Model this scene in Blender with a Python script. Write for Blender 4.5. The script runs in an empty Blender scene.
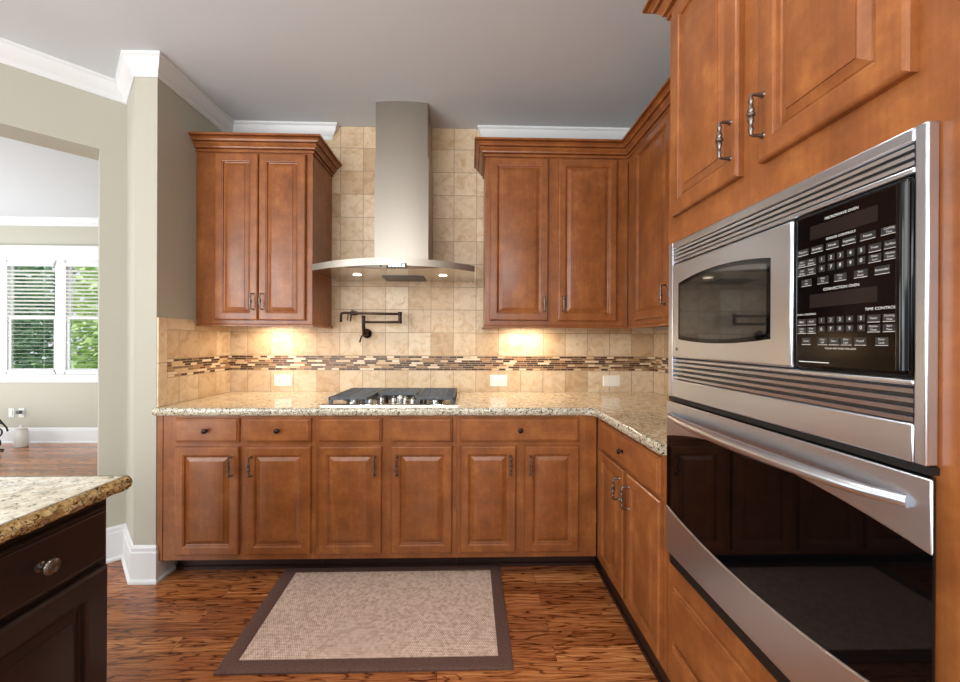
import bpy, bmesh, math, random
from mathutils import Vector, Matrix
random.seed(7)
sc = bpy.context.scene
COL = sc.collection

# ------------------------------------------------------------------ camera
FPX, YAW, PITCH, ROLL = 380.56, .0256, .0008, -.0044
CAM = Vector((1.6485, -2.6573, 1.2758))
def _rot(a, i, j):
    m = Matrix.Identity(3); c, s = math.cos(a), math.sin(a)
    m[i][i] = c; m[i][j] = -s; m[j][i] = s; m[j][j] = c
    return m
R = _rot(ROLL, 0, 2) @ _rot(PITCH, 1, 2) @ _rot(YAW, 0, 1)
cd = bpy.data.cameras.new('camera'); cam = bpy.data.objects.new('camera', cd); COL.objects.link(cam)
cd.sensor_width = 36; cd.lens = FPX / 960 * 36; cd.clip_start = .02; cd.clip_end = 200
right, fwd, up = R[0], R[1], R[2]
M3 = Matrix((right, up, -fwd)).transposed()
cam.matrix_world = Matrix.Translation(CAM) @ M3.to_4x4()
sc.camera = cam

# ------------------------------------------------------------------ world, lights, exposure
W = bpy.data.worlds.new('world'); sc.world = W; W.use_nodes = True
bg = W.node_tree.nodes['Background']; bg.inputs[0].default_value = (.86, .93, 1, 1); bg.inputs[1].default_value = .9
sc.view_settings.view_transform = 'Standard'; sc.view_settings.look = 'None'
sc.view_settings.exposure = 0.0; sc.view_settings.gamma = 1; sc.view_settings.use_curve_mapping = False
def area(name, loc, target, sx, sy, power, col=(1, 1, 1), spread=180):
    l = bpy.data.lights.new(name, 'AREA'); l.shape = 'RECTANGLE'; l.size = sx; l.size_y = sy
    l.energy = power; l.color = col; l.spread = math.radians(spread)
    o = bpy.data.objects.new(name, l); COL.objects.link(o); o.location = loc
    d = Vector(target) - Vector(loc)
    o.rotation_euler = d.to_track_quat('-Z', 'Y').to_euler()
    return o
def spot(name, loc, target, power, col, angle=100, blend=.6, r=.03):
    l = bpy.data.lights.new(name, 'SPOT'); l.energy = power; l.color = col
    l.spot_size = math.radians(angle); l.spot_blend = blend; l.shadow_soft_size = r
    o = bpy.data.objects.new(name, l); COL.objects.link(o); o.location = loc
    o.rotation_euler = (Vector(target) - Vector(loc)).to_track_quat('-Z', 'Y').to_euler()
    return o
area('rear_window_light', (.8, -5.6, 2.25), (1.5, 0, 1.9), 3.4, 1.0, 84, (1, .985, .96))
area('left_fill_light', (-2.5, -4.6, 2.0), (2.3, -1.9, 1.7), 2.2, 1.2, 75, (.95, .98, 1))  # added fill aimed at the oven tower, no window on this side
area('bounce_light', (-.9, -4.2, .9), (-.4, -2.2, 2.75), 2.6, 2.0, 104, (.97, .985, 1))  # added upward lamp standing in for bounced light on the ceiling
area('far_room_fill_light', (-6.6, -.4, 1.6), (-3.4, .9, 1.2), 2.2, 1.4, 95, (.95, .98, 1))  # unseen lamp added to brighten the far room, the wall here is solid
area('far_room_bounce_light', (-4.2, -.2, .6), (-4.0, .6, 2.75), 2.2, 2.0, 95, (.97, .99, 1))  # added lamp pointing up to lift the far room ceiling
WARM = (1, .80, .58)
for i, (x, y) in enumerate([(.9, -1.75), (1.75, -1.75), (.9, -3.3), (1.9, -3.4)]):
    spot('ceiling_can_light', (x, y, 2.73), (x, y, 0), 32, (1, .93, .85), 140, .9, .09)
sun = bpy.data.lights.new('sun', 'SUN'); sun.energy = 3.2; sun.angle = .02; sun.color = (1, .97, .9)
so = bpy.data.objects.new('sun', sun); COL.objects.link(so); so.rotation_euler = (math.radians(38), 0, math.radians(-60))

# ------------------------------------------------------------------ materials
def sr(c):  # sRGB 0-255 -> linear
    return tuple(((v/255)/12.92 if v/255 <= .04045 else ((v/255+.055)/1.055)**2.4) for v in c) + (1,)
class NT:
    def __init__(s, name):
        s.m = bpy.data.materials.new(name); s.m.use_nodes = True
        s.t = s.m.node_tree; s.b = s.t.nodes['Principled BSDF']
    def n(s, typ, **k):
        nd = s.t.nodes.new(typ)
        for a, v in k.items():
            if a.startswith('i_'): nd.inputs[a[2:].replace('_', ' ')].default_value = v
            else: setattr(nd, a, v)
        return nd
    def l(s, a, b): s.t.links.new(a, b)
    def ramp(s, stops, interp='LINEAR'):
        r = s.n('ShaderNodeValToRGB'); cr = r.color_ramp; cr.interpolation = interp
        while len(cr.elements) < len(stops): cr.elements.new(.5)
        for e, (p, c) in zip(cr.elements, stops): e.position = p; e.color = c
        return r
    def coords(s, scale=(1, 1, 1), rot=(0, 0, 0), loc=(0, 0, 0)):
        tc = s.n('ShaderNodeTexCoord'); mp = s.n('ShaderNodeMapping')
        mp.inputs['Scale'].default_value = scale; mp.inputs['Rotation'].default_value = rot; mp.inputs['Location'].default_value = loc
        s.l(tc.outputs['Object'], mp.inputs['Vector']); return mp.outputs[0]
    def swiz(s, order, loc=(0, 0, 0)):   # permute world axes so a brick texture lies in the wall plane
        tc = s.n('ShaderNodeNewGeometry'); sp = s.n('ShaderNodeSeparateXYZ'); cb = s.n('ShaderNodeCombineXYZ'); ad = s.n('ShaderNodeVectorMath', operation='SUBTRACT')
        s.l(tc.outputs['Position'], sp.inputs[0])
        for i, a in enumerate(order): s.l(sp.outputs[a.upper()], cb.inputs[i])
        s.l(cb.outputs[0], ad.inputs[0]); ad.inputs[1].default_value = loc
        return ad.outputs[0]
    def mix(s, f, a, b, mode='MIX'):
        m = s.n('ShaderNodeMix', data_type='RGBA', blend_type=mode)
        for i, v in ((0, f), (6, a), (7, b)):
            if hasattr(v, 'links') or hasattr(v, 'is_output'): s.l(v, m.inputs[i])
            else: m.inputs[i].default_value = v
        return m.outputs[2]
    def bump(s, h, strength=.3, dist=.002):
        b = s.n('ShaderNodeBump'); b.inputs['Strength'].default_value = strength; b.inputs['Distance'].default_value = dist
        s.l(h, b.inputs['Height']); s.l(b.outputs[0], s.b.inputs['Normal'])
def plain(name, col, rough=.5, metal=0, coat=0, **k):
    t = NT(name); t.b.inputs['Base Color'].default_value = sr(col); t.b.inputs['Roughness'].default_value = rough
    t.b.inputs['Metallic'].default_value = metal; t.b.inputs['Coat Weight'].default_value = coat
    nz = t.n('ShaderNodeTexNoise'); nz.inputs['Scale'].default_value = 35
    t.l(t.coords(), nz.inputs['Vector'])
    dr = .04 if rough > .1 else .004
    mr = t.n('ShaderNodeMapRange'); mr.inputs[3].default_value = max(.01, rough-dr); mr.inputs[4].default_value = rough+dr
    t.l(nz.outputs[0], mr.inputs[0]); t.l(mr.outputs[0], t.b.inputs['Roughness'])
    for a, v in k.items(): t.b.inputs[a.replace('_', ' ')].default_value = v
    return t.m
def wood(name, c1, c2, c3, rough=.34, grain='z', coat=.2):
    t = NT(name)
    sc1 = {'z': (14, 14, 1.6), 'x': (1.6, 14, 14), 'y': (14, 1.6, 14)}[grain]
    sc2 = {'z': (120, 120, 5), 'x': (5, 120, 120), 'y': (120, 5, 120)}[grain]
    n1 = t.n('ShaderNodeTexNoise', i_Scale=1.0, i_Detail=5.0, i_Roughness=.6, i_Distortion=.6); t.l(t.coords(sc1), n1.inputs['Vector'])
    n2 = t.n('ShaderNodeTexNoise', i_Scale=1.0, i_Detail=3.0); t.l(t.coords(sc2), n2.inputs['Vector'])
    n3 = t.n('ShaderNodeTexNoise', i_Scale=9.0, i_Detail=6.0, i_Roughness=.7); t.l(t.coords(), n3.inputs['Vector'])
    r = t.ramp([(.24, sr(c1)), (.51, sr(c2)), (.80, sr(c3))])
    ma = t.n('ShaderNodeMath', operation='ADD'); mb = t.n('ShaderNodeMath', operation='MULTIPLY_ADD')
    ms = t.n('ShaderNodeMath', operation='MULTIPLY'); ms.inputs[1].default_value = .26
    t.l(n1.outputs[0], ms.inputs[0]); mb.inputs[1].default_value = .62; t.l(n3.outputs[0], mb.inputs[0]); t.l(ms.outputs[0], mb.inputs[2])
    m3 = t.n('ShaderNodeMath', operation='MULTIPLY_ADD'); m3.inputs[1].default_value = .12; t.l(n2.outputs[0], m3.inputs[0]); t.l(mb.outputs[0], m3.inputs[2])
    t.l(m3.outputs[0], r.inputs[0]); t.l(r.outputs[0], t.b.inputs['Base Color'])
    t.b.inputs['Roughness'].default_value = rough; t.b.inputs['Specular IOR Level'].default_value = .4; t.b.inputs['Coat Weight'].default_value = coat; t.b.inputs['Coat Roughness'].default_value = .18
    t.bump(n2.outputs[0], .08, .0006)
    return t.m
WC = ((94, 52, 26), (141, 83, 42), (188, 122, 64))
wood_v = wood('stained_maple', *WC)
wood_x = wood('stained_maple_along_x', *WC, grain='x')
wood_y = wood('stained_maple_along_y', *WC, grain='y')
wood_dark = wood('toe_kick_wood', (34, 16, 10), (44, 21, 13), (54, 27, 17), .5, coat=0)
espresso = wood('espresso_wood', (28, 17, 15), (38, 24, 21), (50, 33, 28), .35, coat=.2)
paint_wall = plain('wall_paint', (178, 176, 162), .75)
paint_ceiling = plain('ceiling_paint', (208, 214, 219), .85)
paint_white = plain('white_trim_paint', (218, 220, 221), .4)
plate_mat = plain('outlet_plastic', (240, 236, 224), .35)
dark_slot = plain('dark_slot', (25, 22, 20), .5)
bronze = plain('oil_rubbed_bronze', (58, 44, 36), .35, .85)
pewter = plain('aged_pewter', (124, 116, 110), .28, .95)
iron = plain('cast_iron', (84, 90, 95), .38, .3)
blackglass = plain('black_glass', (4, 4, 5), .03, 0, 0, Specular_IOR_Level=.32)
blackgloss = plain('black_gloss_plastic', (5, 5, 6), .10, 0, 0, Specular_IOR_Level=.3)
display = plain('dark_display', (36, 30, 28), .12, 0, 0, Specular_IOR_Level=.3)
white_ink = plain('white_ink', (225, 225, 222), .5)
grey_ink = plain('grey_ink', (92, 95, 97), .4)
rubber = plain('black_seal', (10, 11, 11), .45)
chrome = plain('polished_steel', (205, 203, 198), .14, 1)
iron_black = plain('wrought_iron', (30, 26, 26), .5, .5)
frost = plain('milky_plastic', (222, 222, 216), .3)
def steel(name, col, rough, axis):
    t = NT(name); sca = {'x': (2, 300, 300), 'y': (300, 2, 300), 'z': (300, 300, 2)}[axis]
    n = t.n('ShaderNodeTexNoise', i_Scale=1.0, i_Detail=2.0); t.l(t.coords(sca), n.inputs['Vector'])
    t.b.inputs['Base Color'].default_value = sr(col); t.b.inputs['Metallic'].default_value = 1
    mr = t.n('ShaderNodeMapRange'); mr.inputs[3].default_value = rough-.03; mr.inputs[4].default_value = rough+.04
    t.l(n.outputs[0], mr.inputs[0]); t.l(mr.outputs[0], t.b.inputs['Roughness'])
    t.bump(n.outputs[0], .012, .0002)
    return t.m
steel_y = steel('brushed_steel_along_y', (214, 221, 230), .3, 'y')
steel_z = steel('brushed_steel_along_z', (168, 160, 149), .38, 'x')
steel_hood = steel('brushed_steel_canopy', (205, 200, 192), .17, 'x')
steel_dark = steel('dark_louver_steel', (84, 84, 84), .35, 'y')

def granite(name, base, light, gold, dark, scale=1.0, dk=.36):
    t = NT(name); v = t.coords((scale, scale, scale))
    a = t.n('ShaderNodeTexNoise', i_Scale=38.0, i_Detail=6.0, i_Roughness=.72, i_Distortion=.5); t.l(v, a.inputs['Vector'])
    b = t.n('ShaderNodeTexNoise', i_Scale=75.0, i_Detail=4.0, i_Roughness=.6, i_Distortion=1.2); t.l(v, b.inputs['Vector'])
    c = t.n('ShaderNodeTexNoise', i_Scale=9.0, i_Detail=3.0); t.l(v, c.inputs['Vector'])
    r1 = t.ramp([(.32, sr(gold)), (.5, sr(base)), (.66, sr(light))]); t.l(a.outputs[0], r1.inputs[0])
    r2 = t.ramp([(dk, (1, 1, 1, 1)), (dk+.07, (0, 0, 0, 1))]); t.l(b.outputs[0], r2.inputs[0])
    m = t.mix(r2.outputs[0], r1.outputs[0], sr(dark))
    r3 = t.ramp([(.45, (1, 1, 1, 1)), (.7, (.90, .87, .82, 1))]); t.l(c.outputs[0], r3.inputs[0])
    m2 = t.mix(1.0, m, r3.outputs[0], 'MULTIPLY'); t.l(m2, t.b.inputs['Base Color'])
    t.b.inputs['Roughness'].default_value = .13; t.b.inputs['Coat Weight'].default_value = .3
    return t.m
granite_top = granite('beige_granite', (232, 214, 178), (248, 240, 220), (200, 164, 112), (112, 90, 64), 1.0, .40)
granite_edge = granite('granite_edge', (204, 196, 174), (232, 227, 210), (168, 154, 124), (70, 66, 58), 1.3, .41)
granite_island = granite('island_granite', (206, 198, 176), (232, 228, 214), (176, 158, 126), (96, 86, 72), .8, .37)
granite_rock = granite('chiselled_granite_edge', (176, 148, 100), (208, 186, 142), (132, 100, 60), (74, 56, 36), 1.6, .40)

def tile(name, order, loc, bw, bh, off=0.0):
    t = NT(name); v = t.swiz(order, loc)
    br = t.n('ShaderNodeTexBrick', offset=off, squash=1.0); t.l(v, br.inputs['Vector'])
    br.inputs['Scale'].default_value = 1; br.inputs['Brick Width'].default_value = bw; br.inputs['Row Height'].default_value = bh
    br.inputs['Mortar Size'].default_value = .0026; br.inputs['Mortar Smooth'].default_value = .3; br.inputs['Bias'].default_value = 0
    br.inputs['Color1'].default_value = (.0, .0, .0, 1); br.inputs['Color2'].default_value = (1, 1, 1, 1); br.inputs['Mortar'].default_value = (.5, .5, .5, 1)
    tint = t.ramp([(0, sr((190, 160, 124))), (.3, sr((212, 189, 158))), (.7, sr((222, 203, 174))), (1, sr((200, 172, 136)))]); t.l(br.outputs['Color'], tint.inputs[0])
    n = t.n('ShaderNodeTexNoise', i_Scale=14.0, i_Detail=6.0, i_Roughness=.65, i_Distortion=.8); t.l(v, n.inputs['Vector'])
    r = t.ramp([(.32, sr((230, 214, 192))), (.55, (1, 1, 1, 1)), (.75, sr((252, 248, 242)))]); t.l(n.outputs[0], r.inputs[0])
    m = t.mix(1.0, tint.outputs[0], r.outputs[0], 'MULTIPLY')
    pit = t.n('ShaderNodeTexNoise', i_Scale=70.0, i_Detail=3.0, i_Roughness=.6); t.l(v, pit.inputs['Vector'])
    pr = t.ramp([(.30, (1, 1, 1, 1)), (.36, (0, 0, 0, 1))]); t.l(pit.outputs[0], pr.inputs[0])
    m = t.mix(pr.outputs[0], m, sr((188, 158, 124)))
    m = t.mix(br.outputs['Fac'], m, sr((162, 140, 114)))
    t.l(m, t.b.inputs['Base Color']); t.b.inputs['Roughness'].default_value = .42
    inv = t.n('ShaderNodeMath', operation='SUBTRACT'); inv.inputs[0].default_value = 1; t.l(br.outputs['Fac'], inv.inputs[1])
    t.bump(inv.outputs[0], .5, .0015)
    return t.m
tile_up = tile('travertine_back_upper', 'xzy', (.123-.1565*4, 1.170-.159*3, 0), .1565, .159)
tile_lo = tile('travertine_back_lower', 'xzy', (.123-.1565*4, 1.068-.1565*10, 0), .1565, .1565)
tile_lu = tile('travertine_left_upper', 'yzx', (-.0-.1565*12, 1.170-.159*10, 0), .1565, .159)
tile_ll = tile('travertine_left_lower', 'yzx', (-.0-.1565*12, 1.068-.1565*10, 0), .1565, .1565)
tile_r = tile('travertine_border_strip', 'yzx', (-9.03, -9.05, 0), .31, .30)
def mosaic(name, order, loc):
    t = NT(name); v = t.swiz(order, loc)
    rowh = .098/7
    # random shift per row so the little bars do not line up
    sp = t.n('ShaderNodeSeparateXYZ'); t.l(v, sp.inputs[0])
    d = t.n('ShaderNodeMath', operation='DIVIDE'); d.inputs[1].default_value = rowh; t.l(sp.outputs[1], d.inputs[0])
    f = t.n('ShaderNodeMath', operation='FLOOR'); t.l(d.outputs[0], f.inputs[0])
    wn = t.n('ShaderNodeTexWhiteNoise', noise_dimensions='1D'); t.l(f.outputs[0], wn.inputs['W'])
    ad = t.n('ShaderNodeMath', operation='MULTIPLY_ADD'); ad.inputs[1].default_value = .3; t.l(wn.outputs[0], ad.inputs[0]); t.l(sp.outputs[0], ad.inputs[2])
    cb = t.n('ShaderNodeCombineXYZ'); t.l(ad.outputs[0], cb.inputs[0]); t.l(sp.outputs[1], cb.inputs[1])
    br = t.n('ShaderNodeTexBrick', offset=.37, squash=.6, squash_frequency=2); t.l(cb.outputs[0], br.inputs['Vector'])
    br.inputs['Scale'].default_value = 1; br.inputs['Brick Width'].default_value = .080; br.inputs['Row Height'].default_value = rowh
    br.inputs['Mortar Size'].default_value = .0012; br.inputs['Mortar Smooth'].default_value = .1
    br.inputs['Color1'].default_value = (0, 0, 0, 1); br.inputs['Color2'].default_value = (1, 1, 1, 1)
    cr = t.ramp([(0, sr((58, 30, 18))), (.22, sr((96, 58, 34))), (.36, sr((160, 122, 84))), (.5, sr((66, 38, 26))), (.6, sr((205, 178, 140))), (.74, sr((120, 92, 68))), (.86, sr((222, 206, 180)))], 'CONSTANT')
    t.l(br.outputs['Color'], cr.inputs[0])
    m = t.mix(br.outputs['Fac'], cr.outputs[0], sr((188, 164, 130))); t.l(m, t.b.inputs['Base Color'])
    t.b.inputs['Roughness'].default_value = .38
    return t.m
mosaic_b = mosaic('mosaic_back', 'xzy', (-3, 1.069, 0))
mosaic_l = mosaic('mosaic_left', 'yzx', (-3, 1.069, 0))

def floor_mat():
    t = NT('oak_floor'); v = t.swiz('xyz', (-20, -20, 0))
    br = t.n('ShaderNodeTexBrick', offset=.43, offset_frequency=2, squash=1.0); t.l(v, br.inputs['Vector'])
    br.inputs['Scale'].default_value = 1; br.inputs['Brick Width'].default_value = 1.1; br.inputs['Row Height'].default_value = .083
    br.inputs['Mortar Size'].default_value = .0008; br.inputs['Mortar Smooth'].default_value = .1
    br.inputs['Color1'].default_value = (0, 0, 0, 1); br.inputs['Color2'].default_value = (1, 1, 1, 1)
    # shift the grain per board
    sp = t.n('ShaderNodeSeparateXYZ'); t.l(v, sp.inputs[0]); bw = t.n('ShaderNodeRGBToBW'); t.l(br.outputs['Color'], bw.inputs[0])
    m1 = t.n('ShaderNodeMath', operation='MULTIPLY'); m1.inputs[1].default_value = 13; t.l(bw.outputs[0], m1.inputs[0])
    cb = t.n('ShaderNodeCombineXYZ')
    for i in (0, 1): t.l(sp.outputs[i], cb.inputs[i])
    t.l(m1.outputs[0], cb.inputs[2])
    mp = t.n('ShaderNodeMapping'); mp.inputs['Scale'].default_value = (1.0, 7, 1); t.l(cb.outputs[0], mp.inputs['Vector'])
    big = t.n('ShaderNodeTexNoise', i_Scale=1.6, i_Detail=3.0, i_Distortion=.3); t.l(mp.outputs[0], big.inputs['Vector'])
    rings = t.n('ShaderNodeMath', operation='MULTIPLY'); rings.inputs[1].default_value = 34; t.l(big.outputs[0], rings.inputs[0])
    sn = t.n('ShaderNodeMath', operation='SINE'); t.l(rings.outputs[0], sn.inputs[0])
    mp2 = t.n('ShaderNodeMapping'); mp2.inputs['Scale'].default_value = (6, 110, 1); t.l(cb.outputs[0], mp2.inputs['Vector'])
    fine = t.n('ShaderNodeTexNoise', i_Scale=1.0, i_Detail=4.0, i_Roughness=.7); t.l(mp2.outputs[0], fine.inputs['Vector'])
    ab = t.n('ShaderNodeMath', operation='ABSOLUTE'); t.l(sn.outputs[0], ab.inputs[0])
    fz = t.n('ShaderNodeMath', operation='MULTIPLY_ADD'); fz.inputs[1].default_value = .5; t.l(fine.outputs[0], fz.inputs[0]); t.l(ab.outputs[0], fz.inputs[2])
    ln = t.ramp([(.26, sr((122, 88, 66))), (.44, sr((196, 180, 166))), (.8, (1, 1, 1, 1))]); t.l(fz.outputs[0], ln.inputs[0])
    r0 = t.ramp([(.30, sr((122, 68, 36))), (.43, sr((176, 108, 62))), (.56, sr((204, 138, 84))), (.70, sr((224, 166, 112)))]); t.l(fine.outputs[0], r0.inputs[0])
    rm = t.mix(1.0, r0.outputs[0], ln.outputs[0], 'MULTIPLY')
    tint = t.ramp([(0, sr((196, 180, 172))), (.5, sr((225, 214, 206))), (1, (1, 1, 1, 1))]); t.l(bw.outputs[0], tint.inputs[0])
    m = t.mix(1.0, rm, tint.outputs[0], 'MULTIPLY'); m = t.mix(br.outputs['Fac'], m, sr((60, 28, 12)))
    t.l(m, t.b.inputs['Base Color']); t.b.inputs['Roughness'].default_value = .27; t.b.inputs['Coat Weight'].default_value = .25
    t.b.inputs['Coat Roughness'].default_value = .15
    t.bump(fine.outputs[0], .06, .001)
    return t.m
oak = floor_mat()
def weave():
    t = NT('sisal_weave'); v = t.swiz('xyz')
    ch = t.n('ShaderNodeTexBrick', offset=.5); t.l(v, ch.inputs['Vector'])
    ch.inputs['Scale'].default_value = 1; ch.inputs['Brick Width'].default_value = .009; ch.inputs['Row Height'].default_value = .008
    ch.inputs['Mortar Size'].default_value = .0013; ch.inputs['Mortar Smooth'].default_value = .6
    ch.inputs['Color1'].default_value = sr((248, 227, 212)); ch.inputs['Color2'].default_value = sr((236, 212, 196)); ch.inputs['Mortar'].default_value = sr((176, 146, 130))
    n = t.n('ShaderNodeTexNoise', i_Scale=60.0, i_Detail=3.0); t.l(v, n.inputs['Vector'])
    r = t.ramp([(.3, sr((215, 205, 198))), (.6, (1, 1, 1, 1))]); t.l(n.outputs[0], r.inputs[0])
    m = t.mix(1.0, ch.outputs['Color'], r.outputs[0], 'MULTIPLY'); t.l(m, t.b.inputs['Base Color']); t.b.inputs['Roughness'].default_value = .9
    inv = t.n('ShaderNodeMath', operation='SUBTRACT'); inv.inputs[0].default_value = 1; t.l(ch.outputs['Fac'], inv.inputs[1]); t.bump(inv.outputs[0], .6, .002)
    return t.m
sisal = weave()
def cloth(name, c):
    t = NT(name); n = t.n('ShaderNodeTexNoise', i_Scale=160.0, i_Detail=3.0); t.l(t.coords(), n.inputs['Vector'])
    r = t.ramp([(.3, sr(tuple(int(x*.8) for x in c))), (.7, sr(tuple(min(255, int(x*1.12)) for x in c)))]); t.l(n.outputs[0], r.inputs[0])
    t.l(r.outputs[0], t.b.inputs['Base Color']); t.b.inputs['Roughness'].default_value = .85; t.bump(n.outputs[0], .3, .001); return t.m
rug_border = cloth('brown_binding', (98, 71, 62))
def leafmat(name, c1, c2):
    t = NT(name); n = t.n('ShaderNodeTexNoise', i_Scale=3.0, i_Detail=4.0); t.l(t.coords(), n.inputs['Vector'])
    r = t.ramp([(.35, sr(c1)), (.65, sr(c2))]); t.l(n.outputs[0], r.inputs[0]); t.l(r.outputs[0], t.b.inputs['Base Color']); t.b.inputs['Roughness'].default_value = .6; return t.m
leaf_dark = leafmat('dark_leaves', (104, 140, 118), (170, 200, 168)); leaf_light = leafmat('light_leaves', (160, 196, 116), (214, 232, 160))
grass = leafmat('lawn', (120, 160, 90), (150, 185, 110)); bark = plain('bark', (84, 66, 52), .9)
def emit(name, c, s):
    t = NT(name); t.b.inputs['Base Color'].default_value = sr(c); t.b.inputs['Emission Color'].default_value = sr(c); t.b.inputs['Emission Strength'].default_value = s; return t.m
lamp_glow = emit('lamp_lens', (255, 236, 205), 6); led_glow = emit('lit_button', (235, 244, 255), 2.2)
def glassm():
    t = NT('window_glass'); t.b.inputs['Base Color'].default_value = (1, 1, 1, 1); t.b.inputs['Transmission Weight'].default_value = 1
    t.b.inputs['Roughness'].default_value = 0; t.b.inputs['IOR'].default_value = 1.01; return t.m
glass = glassm()

# ------------------------------------------------------------------ mesh helpers
class MB:
    def __init__(s): s.v = []; s.f = []
    def add(s, vs, fs):
        o = len(s.v); s.v += [tuple(p) for p in vs]; s.f += [tuple(o+i for i in f) for f in fs]; return s
    def box(s, x0, x1, y0, y1, z0, z1, fr=None):
        P = [(x, y, z) for x in (x0, x1) for y in (y0, y1) for z in (z0, z1)]
        if fr: P = [fr(*p) for p in P]
        return s.add(P, [(0, 1, 3, 2), (4, 6, 7, 5), (0, 4, 5, 1), (2, 3, 7, 6), (0, 2, 6, 4), (1, 5, 7, 3)])
    def prism(s, poly, z0, z1, fr=None):
        n = len(poly); P = [(x, y, z0) for x, y in poly] + [(x, y, z1) for x, y in poly]
        if fr: P = [fr(*p) for p in P]
        return s.add(P, [tuple(range(n))[::-1], tuple(range(n, 2*n))] + [(i, (i+1) % n, n+(i+1) % n, n+i) for i in range(n)])
    def tube(s, path, radii, seg=10):
        path = [Vector(p) for p in path]
        if not hasattr(radii, '__len__'): radii = [radii]*len(path)
        rings = []; a = None
        for i, p in enumerate(path):
            d = (path[min(i+1, len(path)-1)] - path[max(i-1, 0)]).normalized()
            if a is None: a = d.orthogonal().normalized()
            a = (a - d*a.dot(d)).normalized(); b = d.cross(a)
            rings.append([p + (a*math.cos(2*math.pi*k/seg) + b*math.sin(2*math.pi*k/seg))*radii[i] for k in range(seg)])
        vs = [q for r in rings for q in r]; n = len(path)
        fs = [(i*seg+k, i*seg+(k+1) % seg, (i+1)*seg+(k+1) % seg, (i+1)*seg+k) for i in range(n-1) for k in range(seg)]
        fs += [tuple(range(seg))[::-1], tuple((n-1)*seg+k for k in range(seg))]
        return s.add(vs, fs)
    def lathe(s, c, axis, prof, seg=20):  # prof [(distance along axis, radius)]
        c = Vector(c); ax = Vector(axis).normalized()
        return s.tube([c+ax*(d+i*1e-6) for i, (d, r) in enumerate(prof)], [max(r, .0004) for d, r in prof], seg) if False else s._lathe(c, ax, prof, seg)
    def _lathe(s, c, ax, prof, seg):
        a = ax.orthogonal().normalized(); b = ax.cross(a)
        vs = [c+ax*d+(a*math.cos(2*math.pi*k/seg)+b*math.sin(2*math.pi*k/seg))*max(r, .0003) for d, r in prof for k in range(seg)]
        n = len(prof)
        fs = [(i*seg+k, i*seg+(k+1) % seg, (i+1)*seg+(k+1) % seg, (i+1)*seg+k) for i in range(n-1) for k in range(seg)]
        fs += [tuple(range(seg))[::-1], tuple((n-1)*seg+k for k in range(seg))]
        return s.add(vs, fs)
    def rings(s, rects, fr):   # nested rectangles (u0,u1,v0,v1,d) joined, first and last capped
        vs = []
        for u0, u1, v0, v1, d in rects: vs += [fr(u0, v0, d), fr(u1, v0, d), fr(u1, v1, d), fr(u0, v1, d)]
        n = len(rects); fs = [(i*4+k, i*4+(k+1) % 4, (i+1)*4+(k+1) % 4, (i+1)*4+k) for i in range(n-1) for k in range(4)]
        fs += [(3, 2, 1, 0), tuple((n-1)*4+k for k in range(4))]
        return s.add(vs, fs)
    def sweep(s, path, prof, closed_ends=True):  # path [(x,y)], prof [(out,z)]; out is to the right of travel
        n = len(path); m = len(prof); P = [Vector(p) for p in path]; vs = []
        for i in range(n):
            ds = []
            if i > 0: ds.append((P[i]-P[i-1]).normalized())
            if i < n-1: ds.append((P[i+1]-P[i]).normalized())
            ns = [Vector((d.y, -d.x)) for d in ds]
            nn = ns[0] if len(ns) == 1 else (ns[0]+ns[1])/(1+ns[0].dot(ns[1]))
            vs += [(P[i].x+nn.x*o, P[i].y+nn.y*o, z) for o, z in prof]
        fs = [(i*m+k, i*m+(k+1) % m, (i+1)*m+(k+1) % m, (i+1)*m+k) for i in range(n-1) for k in range(m)]
        fs += [tuple(range(m))[::-1], tuple((n-1)*m+k for k in range(m))]
        return s.add(vs, fs)
def T(name, label, cat, loc, group=None):
    o = bpy.data.objects.new(name, None); COL.objects.link(o); o.location = loc; o.empty_display_size = .1
    o['label'] = label; o['category'] = cat
    if group: o['group'] = group
    return o
def origin(o):
    v = Vector((0, 0, 0))
    while o: v += o.location; o = o.parent
    return v
def O(name, mb, mats, parent=None, bevel=0, ang=35, label=None, kind=None, cat=None, group=None, loc=None, nrm=True, fmat=None):
    base = origin(parent) if parent else Vector(loc if loc else (0, 0, 0))
    me = bpy.data.meshes.new(name); me.from_pydata([tuple(Vector(v)-base) for v in mb.v], [], mb.f)
    if not isinstance(mats, (list, tuple)): mats = [mats]
    for m in mats: me.materials.append(m)
    if nrm:
        b = bmesh.new(); b.from_mesh(me); bmesh.ops.recalc_face_normals(b, faces=b.faces); b.to_mesh(me); b.free()
    for p in me.polygons: p.use_smooth = True
    if fmat:
        for p in me.polygons: p.material_index = fmat(p)
    me.set_sharp_from_angle(angle=math.radians(ang))
    o = bpy.data.objects.new(name, me); COL.objects.link(o)
    if parent: o.parent = parent
    else: o.location = base
    if bevel:
        md = o.modifiers.new('bevel', 'BEVEL'); md.width = bevel; md.segments = 2; md.limit_method = 'ANGLE'; md.harden_normals = False
    if label: o['label'] = label
    if cat: o['category'] = cat
    if group: o['group'] = group
    if kind: o['kind'] = kind
    return o
def struct(name, mb, mats, **k): return O(name, mb, mats, kind='structure', **k)
# frames: (u right as seen, v up, d toward viewer)
def FS(Y): return lambda u, v, d: (u, Y-d, v)           # faces -y, u = x
def FW(X): return lambda u, v, d: (X-d, -u, v)          # faces -x, u = -y
def FE(X): return lambda u, v, d: (X+d, u, v)           # faces +x, u = y

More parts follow.
